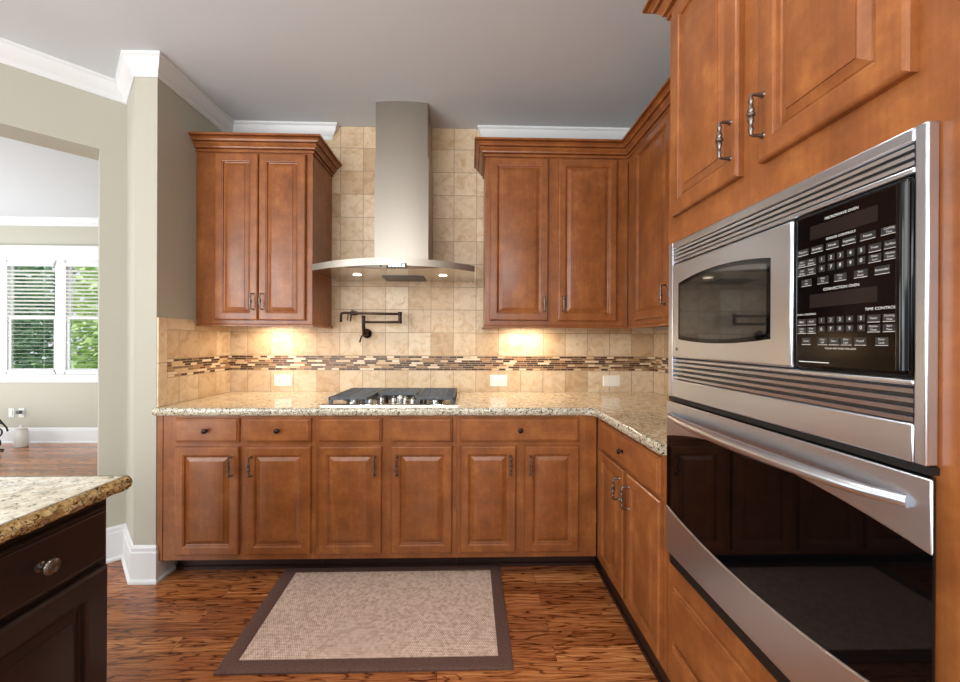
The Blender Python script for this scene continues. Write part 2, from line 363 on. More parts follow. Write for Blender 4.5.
# ------------------------------------------------------------------ room shell
WR, CEIL = 2.949, 2.75
S2 = math.sqrt(.5)
struct('floor', MB().box(-7.2, 3.1, -7.2, 2.35, -.1, 0), oak)
struct('ceiling', MB().box(-7.2, 3.1, -7.2, 2.35, CEIL, CEIL+.1), paint_ceiling)
struct('wall_back', MB().box(0, 3.07, 0, .12, 0, CEIL), paint_wall)
struct('wall_right', MB().box(WR, WR+.12, -7.2, 0, 0, CEIL), paint_wall)
J0 = (-.45, -.45)                      # jamb of the angled opening
col = [(0, .12), (0, -.614), (-.115, -.614), (-.37, -.37), J0, (-.591, -.309), (-.45, -.168), (-.45, .12)]
struct('wall_left', MB().prism(col, 0, CEIL), paint_wall)
J1 = (-2.05, -2.05)
struct('wall_angled', MB().prism([J0, (-.591, -.309), (J1[0]-.141, J1[1]+.141), J1], 2.35, CEIL).prism([J1, (J1[0]-.141, J1[1]+.141), (-3.1, -2.82), (-2.96, -2.96)], 0, CEIL), paint_wall)
struct('wall_left_rear', MB().box(-3.1, -2.96, -7.2, -2.93, 0, CEIL), paint_wall)
# far room: wall with a row of windows
FY = 2.15
wins = [(-4.74, -4.14), (-4.04, -3.44), (-3.34, -2.74)]
ZS, ZT = .84, 2.24
mb = MB().box(-7.2, -4.80, FY, FY+.07, 0, CEIL).box(-2.68, 0, FY, FY+.07, 0, CEIL).box(-4.80, -2.68, FY, FY+.07, 0, ZS).box(-4.80, -2.68, FY, FY+.07, ZT, CEIL)
struct('wall_far', mb, paint_wall)
struct('wall_far_left', MB().box(-7.2, -7.08, -7.2, FY, 0, CEIL), paint_wall)
struct('wall_far_right', MB().box(-.45, -.33, .12, FY, 0, CEIL), paint_wall)
# white mouldings
crown = [(0, CEIL), (.056, CEIL), (.056, CEIL-.012), (.047, CEIL-.020), (.040, CEIL-.042), (.022, CEIL-.066), (.014, CEIL-.074), (.014, CEIL-.088), (.006, CEIL-.100), (0, CEIL-.100)]
struct('trim_1', MB().sweep([(-2.95, -2.95), (-.37, -.37), (-.115, -.614), (0, -.614), (0, -.0005)], crown), paint_white, ang=25)
struct('trim_2', MB().sweep([(0, 0), (.684, 0), (.684, .004)], crown), paint_white, ang=25)
struct('trim_3', MB().sweep([(1.748, .004), (1.748, 0), (WR, 0), (WR, -1.3)], crown), paint_white, ang=25)
struct('trim_4', MB().sweep([(-7.08, FY), (-.45, FY)], [(o*1.2, CEIL-(CEIL-z)*.9) for o, z in crown]), paint_white, ang=25)
base = [(0, 0), (.022, 0), (.022, .012), (.013, .022), (.013, .158), (.009, .164), (.009, .182), (.004, .192), (0, .195)]
struct('baseboard_left', MB().sweep([(-.44, -.44), (-.37, -.37), (-.115, -.614), (-.001, -.614), (-.001, -.50)], base), paint_white, ang=25)
struct('baseboard_far', MB().sweep([(-7.08, FY), (-.45, FY)], [(o, z*.95) for o, z in base]), paint_white, ang=25)

# windows of the far room
def blind_mat():
    t = NT('blind_vinyl'); t.b.inputs['Base Color'].default_value = sr((240, 240, 238)); t.b.inputs['Roughness'].default_value = .5
    n = t.n('ShaderNodeTexNoise', i_Scale=20.0); t.l(t.coords(), n.inputs['Vector']); t.bump(n.outputs[0], .02, .001)
    tr = t.n('ShaderNodeBsdfTranslucent'); tr.inputs[0].default_value = sr((240, 240, 236)); mx = t.n('ShaderNodeMixShader'); mx.inputs[0].default_value = .5
    t.l(t.b.outputs[0], mx.inputs[1]); t.l(tr.outputs[0], mx.inputs[2]); t.l(mx.outputs[0], t.t.nodes['Material Output'].inputs[0]); return t.m
blind_white = blind_mat()
def window(n, x0, x1):
    w = MB()
    fr = FS(FY+.07)
    # outer frame
    for b in ((x0-.05, x0+.012, ZS, ZT), (x1-.012, x1+.05, ZS, ZT), (x0, x1, ZS, ZS+.03), (x0, x1, ZT-.03, ZT)):
        w.box(b[0], b[1], FY+.001, FY+.06, b[2], b[3])
    zm = 1.54
    o = struct('window_%d' % n, w, paint_white)
    s_ = MB()
    for (za, zb, y) in ((zm-.02, ZT-.03, FY+.035), (ZS+.03, zm+.02, FY+.018)):
        s_.box(x0+.012, x0+.045, y, y+.015, za, zb); s_.box(x1-.045, x1-.012, y, y+.015, za, zb)
        s_.box(x0+.045, x1-.045, y, y+.015, za, za+.04); s_.box(x0+.045, x1-.045, y, y+.015, zb-.04, zb)
    O('sash', s_, paint_white, o)
    g = MB().box(x0+.04, x1-.04, FY+.041, FY+.045, zm+.01, ZT-.06).box(x0+.04, x1-.04, FY+.024, FY+.028, ZS+.06, zm-.01)
    O('pane', g, glass, o)
for i, (a, b) in enumerate(wins): window(i+1, a, b)
struct('trim_5', MB().box(-4.90, -2.58, FY-.02, FY, ZT, ZT+.15).box(-4.92, -2.56, FY-.035, FY, ZT+.15, ZT+.175).box(-4.92, -2.56, FY-.05, FY, ZS-.03, ZS)
       .box(-4.90, -2.58, FY-.018, FY, ZS-.10, ZS-.03).box(-4.90, -4.80, FY-.018, FY, ZS, ZT).box(-2.68, -2.58, FY-.018, FY, ZS, ZT), paint_white, bevel=.003)
names = ['white slatted blind in the window cut by the left edge of the photo', 'white slatted blind in the middle window of the far room', 'white slatted blind in the window beside the wall opening']
for i, (a, b) in enumerate(wins):
    t = T('window_blind', names[i], 'window blind', ((a+b)/2, FY-.002, ZS), 'slatted window blinds')
    O('headrail', MB().box(a+.014, b-.014, FY-.019, FY+.014, ZT-.075, ZT-.032), paint_white, t)
    s_ = MB(); z = ZS+.07
    while z < ZT-.09:
        tl = .0075 if z > 1.55 else .0012
        s_.add([(a+.016, y_, z+s__*tl+q) for q in (0, .002) for y_, s__ in ((FY-.018, 1), (FY+.014, -1))] + [(b-.016, y_, z+s__*tl+q) for q in (0, .002) for y_, s__ in ((FY-.018, 1), (FY+.014, -1))],
               [(0, 1, 3, 2), (4, 6, 7, 5), (0, 4, 5, 1), (2, 3, 7, 6), (0, 2, 6, 4), (1, 5, 7, 3)])
        z += .046
    O('slats', s_, blind_white, t)
    O('bottom_rail', MB().box(a+.016, b-.016, FY-.016, FY+.012, ZS+.034, ZS+.052), paint_white, t)
    l_ = MB()
    for xx in (a+.12, b-.12): l_.tube([(xx, FY-.019, ZS+.05), (xx, FY-.019, ZT-.05)], .0012, 5)
    O('ladder_cord', l_, paint_white, t)

# garden outside
struct('ground_outside', MB().box(-30, 12, 2.35, 40, -.6, -.5), grass)
def tree(x, y, h, r, mat, label):
    t = T('garden_tree', label, 'tree', (x, y, -.5), 'trees outside the window')
    O('trunk', MB().tube([(x, y, -.5), (x+.05, y, h*.3), (x, y+.05, h*.6)], [.16, .12, .07], 9), bark, t)
    m = MB()
    for k in range(3600):
        u = random.random()**.4; th = random.uniform(0, 6.283); ph = math.acos(random.uniform(-1, 1))
        c = Vector((x+r*u*math.sin(ph)*math.cos(th), y+r*u*math.sin(ph)*math.sin(th), h*.5+h*.55*u*math.cos(ph)))
        d = Vector([random.gauss(0, 1) for _ in range(3)]).normalized(); e = d.orthogonal().normalized()*.06; d = d*.13
        m.add([c-e*.3-d*.2, c+d*.35-e, c+d, c+d*.35+e], [(0, 1, 2, 3)])
    O('foliage', m, mat, t, nrm=False)
tree(-8.9, 5.9, 3.4, 1.25, leaf_dark, 'bushy dark green tree filling the left of the window view')
tree(-13.6, 9.8, 6.4, 2.5, leaf_dark, 'tall dark green tree behind the bushy one outside the window')
tree(-6.2, 6.5, 3.4, 1.2, leaf_light, 'bright yellow-green shrub tree outside the right-hand window')
tree(-11.6, 6.2, 4.2, 1.25, leaf_dark, 'dark tree farthest left outside the far room windows')
tree(-8.4, 11.2, 6.5, 2.3, leaf_light, 'tall pale green tree standing farthest back outside')

# ------------------------------------------------------------------ tile backsplash
t = T('tile_backsplash', 'beige travertine tile backsplash covering the back wall behind the cooktop and hood', 'backsplash', (1.5, 0, .92))
TZ0 = .919
O('lower_tiles', MB().box(0, WR-.001, -.008, 0, TZ0, 1.069), tile_lo, t)
O('mosaic_band', MB().box(0, WR-.001, -.009, 0, 1.069, 1.168), mosaic_b, t, label='thin brown and tan glass mosaic strips')
O('upper_tiles', MB().box(0, WR-.001, -.008, 0, 1.168, 1.40).box(.60, 1.80, -.008, 0, 1.40, CEIL-.001), tile_up, t)
t = T('tile_backsplash', 'short travertine backsplash on the left side wall, framed by a plain border', 'backsplash', (0, -.3, .92))
O('lower_tiles', MB().box(0, .008, -.552, -.009, TZ0, 1.069), tile_ll, t)
O('mosaic_band', MB().box(0, .009, -.552, -.009, 1.069, 1.168), mosaic_l, t, label='thin brown and tan glass mosaic strips')
O('upper_tiles', MB().box(0, .008, -.552, -.009, 1.168, 1.328), tile_lu, t)
O('border', MB().box(0, .010, -.613, -.554, TZ0, 1.392).box(0, .010, -.554, -.009, 1.330, 1.392), tile_r, t, bevel=.002)
t = T('tile_backsplash', 'narrow strip of travertine backsplash on the right wall beside the oven tower', 'backsplash', (WR, -.7, .92))
O('lower_tiles', MB().box(WR-.008, WR-.0005, -1.348, -.009, TZ0, 1.069), tile_ll, t)
O('mosaic_band', MB().box(WR-.009, WR-.0005, -1.348, -.009, 1.069, 1.168), mosaic_l, t, label='thin brown and tan glass mosaic strips')
O('upper_tiles', MB().box(WR-.008, WR-.0005, -1.348, -.009, 1.168, 1.354), tile_lu, t)

# ------------------------------------------------------------------ cabinet parts
def door(u0, u1, v0, v1, fr, parent, mat=wood_v, name='door', th=.02, st=.052):
    r = []
    def R_(i, d): r.append((u0+i, u1-i, v0+i, v1-i, d))
    R_(0, 0); R_(0, th-.006); R_(.003, th-.002); R_(.007, th); R_(st-.011, th); R_(st-.008, th-.0025); R_(st-.004, th-.0035); R_(st-.0015, th-.011); R_(st+.003, th-.0125)
    R_(st+.0055, th-.0105); R_(st+.024, th-.004); R_(st+.0245, th-.0015); R_(st+.028, th-.0008)
    return O(name, MB().rings(r, fr), mat, parent, ang=18)
def slab(u0, u1, v0, v1, fr, parent, mat, name='drawer_front', th=.02):
    r = [(u0+i, u1-i, v0+i, v1-i, d) for i, d in ((0, 0), (0, th-.010), (.003, th-.0065), (.008, th-.006), (.0095, th-.001), (.012, th))]
    return O(name, MB().rings(r, fr), mat, parent, ang=18)
def handle(u, v0, v1, fr, parent, d0=.02, mat=None):
    m = MB(); d1 = d0+.028; L = v1-v0
    m.tube([fr(u, v0+.006, d0), fr(u, v0+.006, d1-.006), fr(u, v0+.009, d1), fr(u, v0+.016, d1)], [.0045, .0036, .0038, .0038], 8)
    m.tube([fr(u, v1-.006, d0), fr(u, v1-.006, d1-.006), fr(u, v1-.009, d1), fr(u, v1-.016, d1)], [.0045, .0036, .0038, .0038], 8)
    pr = [(0, .0030), (.10, .0034), (.16, .0052), (.20, .0034), (.30, .0040), (.38, .0062), (.44, .0046), (.47, .0078), (.53, .0078), (.56, .0046), (.62, .0062), (.70, .0040), (.80, .0034), (.84, .0052), (.90, .0034), (1, .0030)]
    m.tube([fr(u, v0+.006+(L-.012)*a, d1) for a, _ in pr], [b*1.2 for _, b in pr], 10)
    for v in (v0+.006, v1-.006): m.tube([fr(u, v, d0), fr(u, v, d0+.003)], [.0075, .006], 10)
    return O('handle', m, mat or pewter, parent, ang=50)
def knob(u, v, fr, parent, mat=None, s=1.0, d0=.02):
    c = Vector(fr(u, v, d0)); ax = Vector(fr(u, v, d0+1))-c
    pr = [(0, .010), (.002, .010), (.004, .006), (.012, .0045), (.016, .008), (.018, .0145), (.022, .0165), (.026, .0150), (.029, .009), (.030, .0)]
    return O('knob', MB().lathe(c, ax, [(a*s, b*s) for a, b in pr], 20), mat or bronze, parent, ang=50)
BT, FT = .876, .11        # base cabinet top, toe height
CB = .143                 # door bottom
def face_frame(u0, u1, stiles, rails, v0, v1, fr, parent, mat=wood_v, th=.018, vert=None):
    m = MB()
    def bx(a, b, c, d):
        m.add([fr(a, c, 0), fr(b, c, 0), fr(b, d, 0), fr(a, d, 0), fr(a, c, -th), fr(b, c, -th), fr(b, d, -th), fr(a, d, -th)],
              [(0, 1, 2, 3), (7, 6, 5, 4), (0, 4, 5, 1), (1, 5, 6, 2), (2, 6, 7, 3), (3, 7, 4, 0)])
    for a, b in stiles: bx(a, b, v0, v1)
    st = sorted(stiles)
    for c, d in rails:
        for (a0, b0), (a1, b1) in zip(st, st[1:]): bx(b0, a1, c, d)
    return O('face_frame', m, mat, parent)
def carcass(mb, parent, mat=wood_v): return O('carcass', mb, mat, parent)

# back run, three base cabinets, face at y=-.61
YF = -.61; fs = FS(YF)
RAILS = [(FT, .150), (.700, .745), (.850, BT)]
def hollow(x0, x1, y0, y1, z0, z1, t=.016):   # box open at the front (low y)
    return MB().box(x0, x0+t, y0, y1, z0, z1).box(x1-t, x1, y0, y1, z0, z1).box(x0+t, x1-t, y1-t, y1, z0, z1).box(x0+t, x1-t, y0, y1-t, z0, z0+t).box(x0+t, x1-t, y0, y1-t, z1-t, z1)
t = T('base_cabinet', 'brown maple base cabinet at the left end, two drawers with knobs over two doors', 'base cabinet', (.42, -.3, 0), 'base cabinets along the back wall')
carcass(hollow(.027, .829, YF+.018, -.010, FT, BT), t)
O('filler', MB().box(.003, .031, YF-.001, YF+.018, FT, BT), wood_v, t)
face_frame(.0345, .829, [(.0345, .115), (.425, .478), (.800, .829)], RAILS, FT, BT, fs, t)
for u0, u1, hu in ((.105, .434, .400), (.470, .808, .502)):
    d = door(u0, u1, CB, .712, fs, t); handle(hu, .557, .666, fs, d)
    d = slab(u0, u1, .736, .862, fs, t, wood_x); knob((u0+u1)/2, .799, fs, d, s=.85)
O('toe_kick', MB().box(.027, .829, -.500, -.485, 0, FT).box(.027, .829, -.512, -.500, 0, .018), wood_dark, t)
t = T('base_cabinet', 'brown maple base cabinet under the cooktop, plain panels without knobs over two doors', 'base cabinet', (1.2, -.3, 0), 'base cabinets along the back wall')
carcass(MB().box(.830, .846, YF+.018, -.01, FT, BT).box(1.560, 1.576, YF+.018, -.01, FT, BT).box(.846, 1.56, -.03, -.01, FT, BT).box(.846, 1.56, YF+.018, -.03, FT, FT+.016), t)
face_frame(.830, 1.576, [(.830, .860), (1.170, 1.240), (1.546, 1.576)], RAILS, FT, BT, fs, t)
for u0, u1, hu in ((.850, 1.180, 1.147), (1.232, 1.555, 1.264)):
    d = door(u0, u1, CB, .712, fs, t); handle(hu, .557, .666, fs, d)
    slab(u0, u1, .736, .862, fs, t, wood_x, 'false_drawer_front')
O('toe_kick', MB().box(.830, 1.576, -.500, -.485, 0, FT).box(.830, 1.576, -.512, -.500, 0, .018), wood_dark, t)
t = T('base_cabinet', 'brown maple base cabinet beside the inner corner, one wide drawer over two doors', 'base cabinet', (1.95, -.3, 0), 'base cabinets along the back wall')
carcass(hollow(1.577, 2.320, YF+.018, -.010, FT, BT), t)
face_frame(1.577, 2.335, [(1.577, 1.608), (1.888, 1.954), (2.226, 2.335)], RAILS, FT, BT, fs, t)
for u0, u1, hu in ((1.598, 1.897, 1.866), (1.945, 2.236, 1.973)):
    d = door(u0, u1, CB, .712, fs, t); handle(hu, .557, .666, fs, d)
d = slab(1.598, 2.236, .736, .862, fs, t, wood_x); knob(1.917, .799, fs, d, s=.85)
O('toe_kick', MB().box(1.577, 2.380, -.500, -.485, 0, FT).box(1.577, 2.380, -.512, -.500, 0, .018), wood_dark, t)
# right run
XF = 2.340; fw = FW(XF)
t = T('base_cabinet', 'brown maple base cabinet on the right run, between the corner and the oven tower', 'base cabinet', (2.64, -.98, 0))
carcass(MB().box(XF+.018, WR-.01, -.63, -.614, FT, BT).box(XF+.018, WR-.01, -1.346, -1.33, FT, BT).box(WR-.026, WR-.01, -1.33, -.63, FT, BT).box(XF+.018, WR-.026, -1.33, -.63, FT, FT+.016).box(XF+.018, WR-.026, -1.33, -.63, BT-.016, BT), t)
face_frame(.612, 1.346, [(.612, .705), (.985, 1.045), (1.305, 1.346)], RAILS, FT, BT, fw, t)
d = door(.690, .997, CB, .706, fw, t); handle(.965, .560, .665, fw, d)
d = door(1.035, 1.322, CB, .706, fw, t); handle(1.064, .560, .665, fw, d)
d = slab(.697, 1.316, .724, .862, fw, t, wood_y); knob(1.000, .792, fw, d, s=.85)
O('toe_kick', MB().box(XF+.026, XF+.042, -1.346, -.513, 0, FT+.002).box(XF+.018, XF+.026, -1.346, -.513, 0, .018), wood_dark, t)

# countertop with bullnose edge and eased inner corner
def counter():
    t = T('countertop', 'L-shaped speckled beige granite countertop over the brown base cabinets', 'countertop', (1.5, -.3, BT))
    z0, z1 = BT+.003, .918
    yb, xb = -.640, 2.310; n = 6
    arc = [(xb-.045+.045*math.sin(a), yb-.045+.045*math.cos(a)) for a in [math.pi/2*k/n for k in range(n+1)]]
    front = [(.0015, yb)] + arc + [(xb, -1.3475)]
    sl = MB().prism([(.0015, -.0095), (.0015, yb+.0175)] + [(xb-.045+.0625*math.sin(a)+.0, yb-.045+.0625*math.cos(a)) for a in [math.pi/2*k/n for k in range(n+1)]] + [(xb+.0175, -1.3475), (WR-.0095, -1.3475), (WR-.0095, -.0095)], z0, z1)
    O('slab', sl, granite_top, t)
    # edge profile sweeps along the front; its outside is to the right of travel
    h = (z1-z0)/2; zc = (z1+z0)/2
    prof = [(-.018, z0), (-.004, z0)] + [(-.006+.008*math.cos(a), zc+h*math.sin(a)) for a in [math.pi/2*(k/4)-math.pi/2 for k in range(1, 8)]] + [(-.006, z1), (-.018, z1)]
    O('edge', MB().sweep([(x, y) for x, y in front], prof), granite_edge, t, ang=40)
counter()

# ------------------------------------------------------------------ cooktop
t = T('gas_cooktop', 'stainless gas cooktop with slate-grey grates and five centre knobs set into the countertop', 'cooktop', (1.21, -.33, .919))
CZ = .919
O('steel_tray', MB().rings([(.842, 1.585, -.585, -.095, CZ), (.842, 1.585, -.585, -.095, CZ+.005), (.848, 1.579, -.579, -.101, CZ+.009), (.862, 1.565, -.565, -.115, CZ+.009), (.870, 1.557, -.557, -.123, CZ+.006)], lambda u, v, d: (u, v, d)), chrome, t)
def grate(x0, x1, y0, y1, nb):
    m = MB(); zt = CZ+.043
    P = lambda a, b: m.box(*a, *b)
    w = .011
    for xa in (x0, x1-w): m.box(xa, xa+w, y0, y1, zt-.020, zt)
    for ya in (y0, y1-w): m.box(x0, x1, ya, ya+w, zt-.016, zt)
    k = nb
    for i in range(1, k): 
        y = y0+(y1-y0-w)*i/k; m.box(x0, x1, y, y+.011, zt-.014, zt-.001)
    for i in range(1, 4):
        x = x0+(x1-x0-w)*i/4; m.box(x, x+.009, y0, y1, zt-.018, zt-.002)
    for xa in (x0, x1-.02):
        for ya in (y0, y1-.02): m.box(xa, xa+.02, ya, ya+.02, CZ+.0065, zt-.010)
    return O('grate', m, iron, t, bevel=.003)
grate(.868, 1.088, -.540, -.125, 11); grate(1.342, 1.562, -.540, -.125, 11); grate(1.094, 1.336, -.370, -.125, 7)
for x, y, r in ((.978, -.23, .038), (.978, -.43, .045), (1.452, -.23, .038), (1.452, -.43, .045), (1.215, -.25, .055)):
    b = O('burner', MB().lathe((x, y, CZ+.0065), (0, 0, 1), [(0, r), (.006, r), (.008, r*.8), (.013, r*.8)], 24), chrome, t)
    O('burner_cap', MB().lathe((x, y, CZ+.0195), (0, 0, 1), [(0, r*.72), (.004, r*.72), (.006, r*.6)], 24), iron, b)
for x, y in ((1.090, -.520), (1.140, -.455), (1.213, -.470), (1.277, -.455), (1.330, -.520)):
    O('knob', MB().lathe((x, y, CZ+.0065), (0, 0, 1), [(0, .021), (.003, .021), (.004, .016), (.020, .0145), (.022, .012)], 20).box(x-.0035, x+.0035, y-.015, y+.015, CZ+.026, CZ+.036), chrome, t, ang=40)

# ------------------------------------------------------------------ range hood
t = T('range_hood', 'stainless steel chimney range hood with a curved canopy above the cooktop', 'range hood', (1.2, 0, 1.65))
def chim(w0, xc, yf, z0, z1, name, bow=.014):
    pts = []; n = 14
    for k in range(n+1):
        u = -1+2*k/n; pts.append((xc+w0*u, yf+bow*(1-math.cos(u*math.pi/2))**1.2*.9 if True else yf))
    poly = [(xc-w0, -.009)] + pts + [(xc+w0, -.009)]
    return O(name, MB().prism(poly, z0, z1), steel_z, t, ang=30)
chim(.160, 1.218, -.300, 2.405, CEIL-.001, 'upper_chimney')
chim(.165, 1.221, -.308, 1.722, 2.406, 'lower_chimney')
# canopy: bowed in plan, arched in elevation
HX, HW = 1.200, .473
HZ = 1.684
def yfront(u): return -.425-.115*(1-u*u)
def canopy():
    m = MB(); nu, nv = 32, 6; top = []; bot = []
    for i in range(nu+1):
        u = -1+2*i/nu; x = HX+HW*u
        yf = yfront(u)
        for j in range(nv+1):
            y = -.010+(yf+.010)*j/nv
            top.append((x, y, HZ+.030+.020*(1-u*u)+.012*(1-j/nv)*(1-u*u))); bot.append((x, y, HZ-.005*u*u+.008*(1-u*u)*(j/nv)**3))
    N = (nu+1)*(nv+1); idx = lambda i, j: i*(nv+1)+j
    fs = []
    for i in range(nu):
        for j in range(nv):
            fs.append((idx(i, j), idx(i+1, j), idx(i+1, j+1), idx(i, j+1))); fs.append((N+idx(i, j), N+idx(i, j+1), N+idx(i+1, j+1), N+idx(i+1, j)))
        fs.append((idx(i, 0), N+idx(i, 0), N+idx(i+1, 0), idx(i+1, 0))); fs.append((idx(i, nv), idx(i+1, nv), N+idx(i+1, nv), N+idx(i, nv)))
    for j in range(nv):
        fs.append((idx(0, j), idx(0, j+1), N+idx(0, j+1), N+idx(0, j))); fs.append((idx(nu, j), N+idx(nu, j), N+idx(nu, j+1), idx(nu, j+1)))
    m.add(top+bot, fs); return O('canopy', m, [steel_z, steel_hood], t, ang=40, fmat=lambda p: 1 if p.normal.z < -.7 else 0)
canopy()
# lower lip that carries the controls
m = MB(); n = 20; vs = []
for k in range(n+1):
    u = -.62+1.24*k/n; x = HX+HW*u; w = 1-(u/.62)**2; y = yfront(u)
    vs += [(x, y+.004, HZ+.012), (x, y+.012, HZ+.006-.014*w), (x, y+.030, HZ+.006-.014*w), (x, y+.030, HZ+.012)]
m.add(vs, [(k*4+a, k*4+(a+1) % 4, (k+1)*4+(a+1) % 4, (k+1)*4+a) for k in range(n) for a in range(4)]+[(0, 1, 2, 3), (n*4+3, n*4+2, n*4+1, n*4)])
O('lower_lip', m, steel_z, t, ang=40)
O('filter', MB().box(1.085, 1.350, -.225, -.04, HZ-.005, HZ+.002), steel_dark, t, bevel=.002)
for x in (.945, 1.476):
    l_ = O('hood_light', MB().lathe((x, -.275, HZ+.002), (0, 0, -1), [(0, .030), (.003, .030), (.004, .027)], 24), chrome, t)
    O('lens', MB().lathe((x, -.275, HZ-.0025), (0, 0, -1), [(0, .026), (.0006, .026), (.001, .025)], 24), lamp_glow, l_)
pn = O('control_strip', MB().box(1.182, 1.294, -.538, -.528, HZ-.006, HZ+.020), blackgloss, t, bevel=.002)
for k in range(5):
    O('button', MB().box(1.196+k*.0185, 1.208+k*.0185, -.5405, -.537, HZ-.001, HZ+.015), led_glow, pn)
O('sensor_dot', MB().lathe((1.150, -.532, HZ+.004), (0, -1, 0), [(0, .005), (.006, .005), (.007, .003)], 12), dark_slot, t)
spot('hood_lamp', (.945, -.275, 1.672), (.945, -.25, 0), 5, (1, .93, .82), 110, .8, .02)
spot('hood_lamp', (1.476, -.275, 1.672), (1.476, -.25, 0), 5, (1, .93, .82), 110, .8, .02)

# ------------------------------------------------------------------ pot filler
t = T('pot_filler_faucet', 'bronze folding pot filler faucet mounted on the tile below the hood', 'faucet', (.945, -.009, 1.325))
O('wall_flange', MB().lathe((.936, -.0085, 1.322), (0, -1, 0), [(0, .033), (.006, .033), (.010, .026), (.016, .018), (.050, .015), (.060, .012)], 24), bronze, t, ang=45)
O('riser', MB().tube([(.936, -.06, 1.318), (.934, -.075, 1.330), (.932, -.085, 1.360), (.932, -.085, 1.425)], [.012, .013, .012, .012], 12).lathe((.932, -.085, 1.425), (0, 0, 1), [(0, .014), (.01, .014), (.016, .008)], 16), bronze, t, ang=45)
O('valve_lever', MB().tube([(.934, -.066, 1.318), (.918, -.085, 1.300), (.910, -.095, 1.262)], [.007, .005, .006], 10), bronze, t)
O('lower_arm', MB().tube([(.932, -.085, 1.398), (1.170, -.10, 1.398)], .0085, 12), bronze, t)
O('elbow_joint', MB().lathe((1.178, -.10, 1.388), (0, 0, 1), [(0, .012), (.006, .015), (.014, .013), (.05, .011), (.062, .013), (.072, .015), (.078, .012)], 18), bronze, t, ang=45)
O('upper_arm', MB().tube([(1.172, -.10, 1.452), (.88, -.12, 1.454), (.815, -.125, 1.456)], .0085, 12).lathe((.905, -.118, 1.454), (-1, 0, 0), [(0, .010), (.012, .014), (.045, .014), (.055, .010)], 14), bronze, t, ang=45)
O('spout', MB().tube([(.82, -.125, 1.456), (.800, -.126, 1.452), (.795, -.126, 1.435), (.795, -.126, 1.395)], [.009, .009, .008, .009], 12), bronze, t)
O('spout_lever', MB().tube([(.868, -.120, 1.47), (.868, -.120, 1.475)], .010, 10).tube([(.862, -.12, 1.455), (.862, -.14, 1.40)], [.006, .005], 8).tube([(.842, -.12, 1.455), (.842, -.14, 1.405)], [.004, .004], 8), bronze, t)

# ------------------------------------------------------------------ outlets
for x, lab, kind in ((.366, 'wall outlet plate left of the cooktop, below the mosaic band', 2), (1.848, 'cream switch plate on the tile just right of the cooktop', 1), (2.640, 'cream switch plate on the tile near the inner corner of the countertop', 1)):
    t = T('wall_outlet', lab, 'outlet', (x, -.0085, .997), 'plates on the backsplash')
    O('cover_plate', MB().rings([(x-.060, x+.060, .959, 1.037, 0), (x-.060, x+.060, .959, 1.037, .003), (x-.056, x+.056, .963, 1.033, .006)], lambda u, v, d: (u, -.0085-d, v)), plate_mat, t, ang=20)
    if kind == 2:
        r = O('receptacle', MB().box(x-.038, x+.038, -.0162, -.0146, .982, 1.014), plate_mat, t, bevel=.002)
        for c in (x-.020, x+.020):
            for dz in (-.006, .006): O('slot', MB().box(c-.005, c+.004, -.0168, -.016, .998+dz-.0015, .998+dz+.0015), dark_slot, r)
    else:
        O('rocker', MB().box(x-.034, x+.034, -.0175, -.0146, .982, 1.014), plate_mat, t, bevel=.003)

# ------------------------------------------------------------------ upper cabinets
UB, UT = 1.372, 2.400
cc = [(0, UT), (.010, UT), (.010, UT+.016), (.003, UT+.018), (.003, UT+.023), (.020, UT+.026), (.022, UT+.036), (.034, UT+.052), (.034, UT+.058), (.026, UT+.060), (.026, UT+.064), (.043, UT+.066),
      (.048, UT+.078), (.058, UT+.086), (.050, UT+.088), (.050, UT+.092), (.069, UT+.094), (.069, UT+.108), (0, UT+.108)]
cc = [(o, UT+(z-UT)*.79) for o, z in cc]; ucc = cc
def light_rail(path): return [(0, UB-.016), (.010, UB-.016), (.010, UB-.006), (.004, UB), (0, UB)]
t = T('wall_cabinet', 'tall brown wall cabinet left of the hood with two raised-panel doors', 'wall cabinet', (.35, -.165, UB))
UF = -.33; fu = FS(UF)
carcass(MB().box(.002, .018, UF+.018, -.009, UB, UT).box(.676, .692, UF+.018, -.009, UB, UT).box(.018, .676, -.025, -.009, UB, UT).box(.018, .676, UF+.018, -.025, UB, UB+.016).box(.018, .676, UF+.018, -.025, UT-.016, UT), t)
face_frame(.002, .692, [(.002, .125), (.365, .389), (.648, .692)], [(UB, 1.400), (2.370, UT)], UB, UT, fu, t)
for u0, u1, hu in ((.120, .374, .350), (.380, .656, .404)):
    d = door(u0, u1, 1.393, 2.390, fu, t); handle(hu, 1.452, 1.556, fu, d)
O('crown', MB().sweep([(.0025, UF), (.692, UF), (.692, -.010)], ucc), wood_x, t, ang=12)
O('light_rail', MB().sweep([(.0025, UF), (.692, UF), (.692, -.010)], light_rail(0)), wood_x, t, ang=25)
t = T('wall_cabinet', 'brown wall cabinet right of the hood on the back wall with two doors', 'wall cabinet', (2.15, -.165, UB))
carcass(MB().box(1.738, 1.754, UF+.018, -.009, UB, UT).box(1.754, WR-.002, -.025, -.009, UB, UT).box(1.754, WR-.002, UF+.018, -.025, UB, UB+.016).box(1.754, WR-.002, UF+.018, -.025, UT-.016, UT), t)
face_frame(1.738, 2.618, [(1.738, 1.790), (2.112, 2.195), (2.535, 2.618)], [(UB, 1.412), (2.370, UT)], UB, UT, fu, t)
for u0, u1, hu in ((1.766, 2.122, 2.095), (2.184, 2.545, 2.212)):
    d = door(u0, u1, 1.400, 2.390, fu, t); handle(hu, 1.452, 1.556, fu, d)
O('crown', MB().sweep([(1.738, -.010), (1.738, UF), (2.62, UF), (2.622, UF-.0)], ucc) if False else MB().sweep([(1.738, -.010), (1.738, UF), (2.550, UF)], ucc), wood_x, t, ang=12)
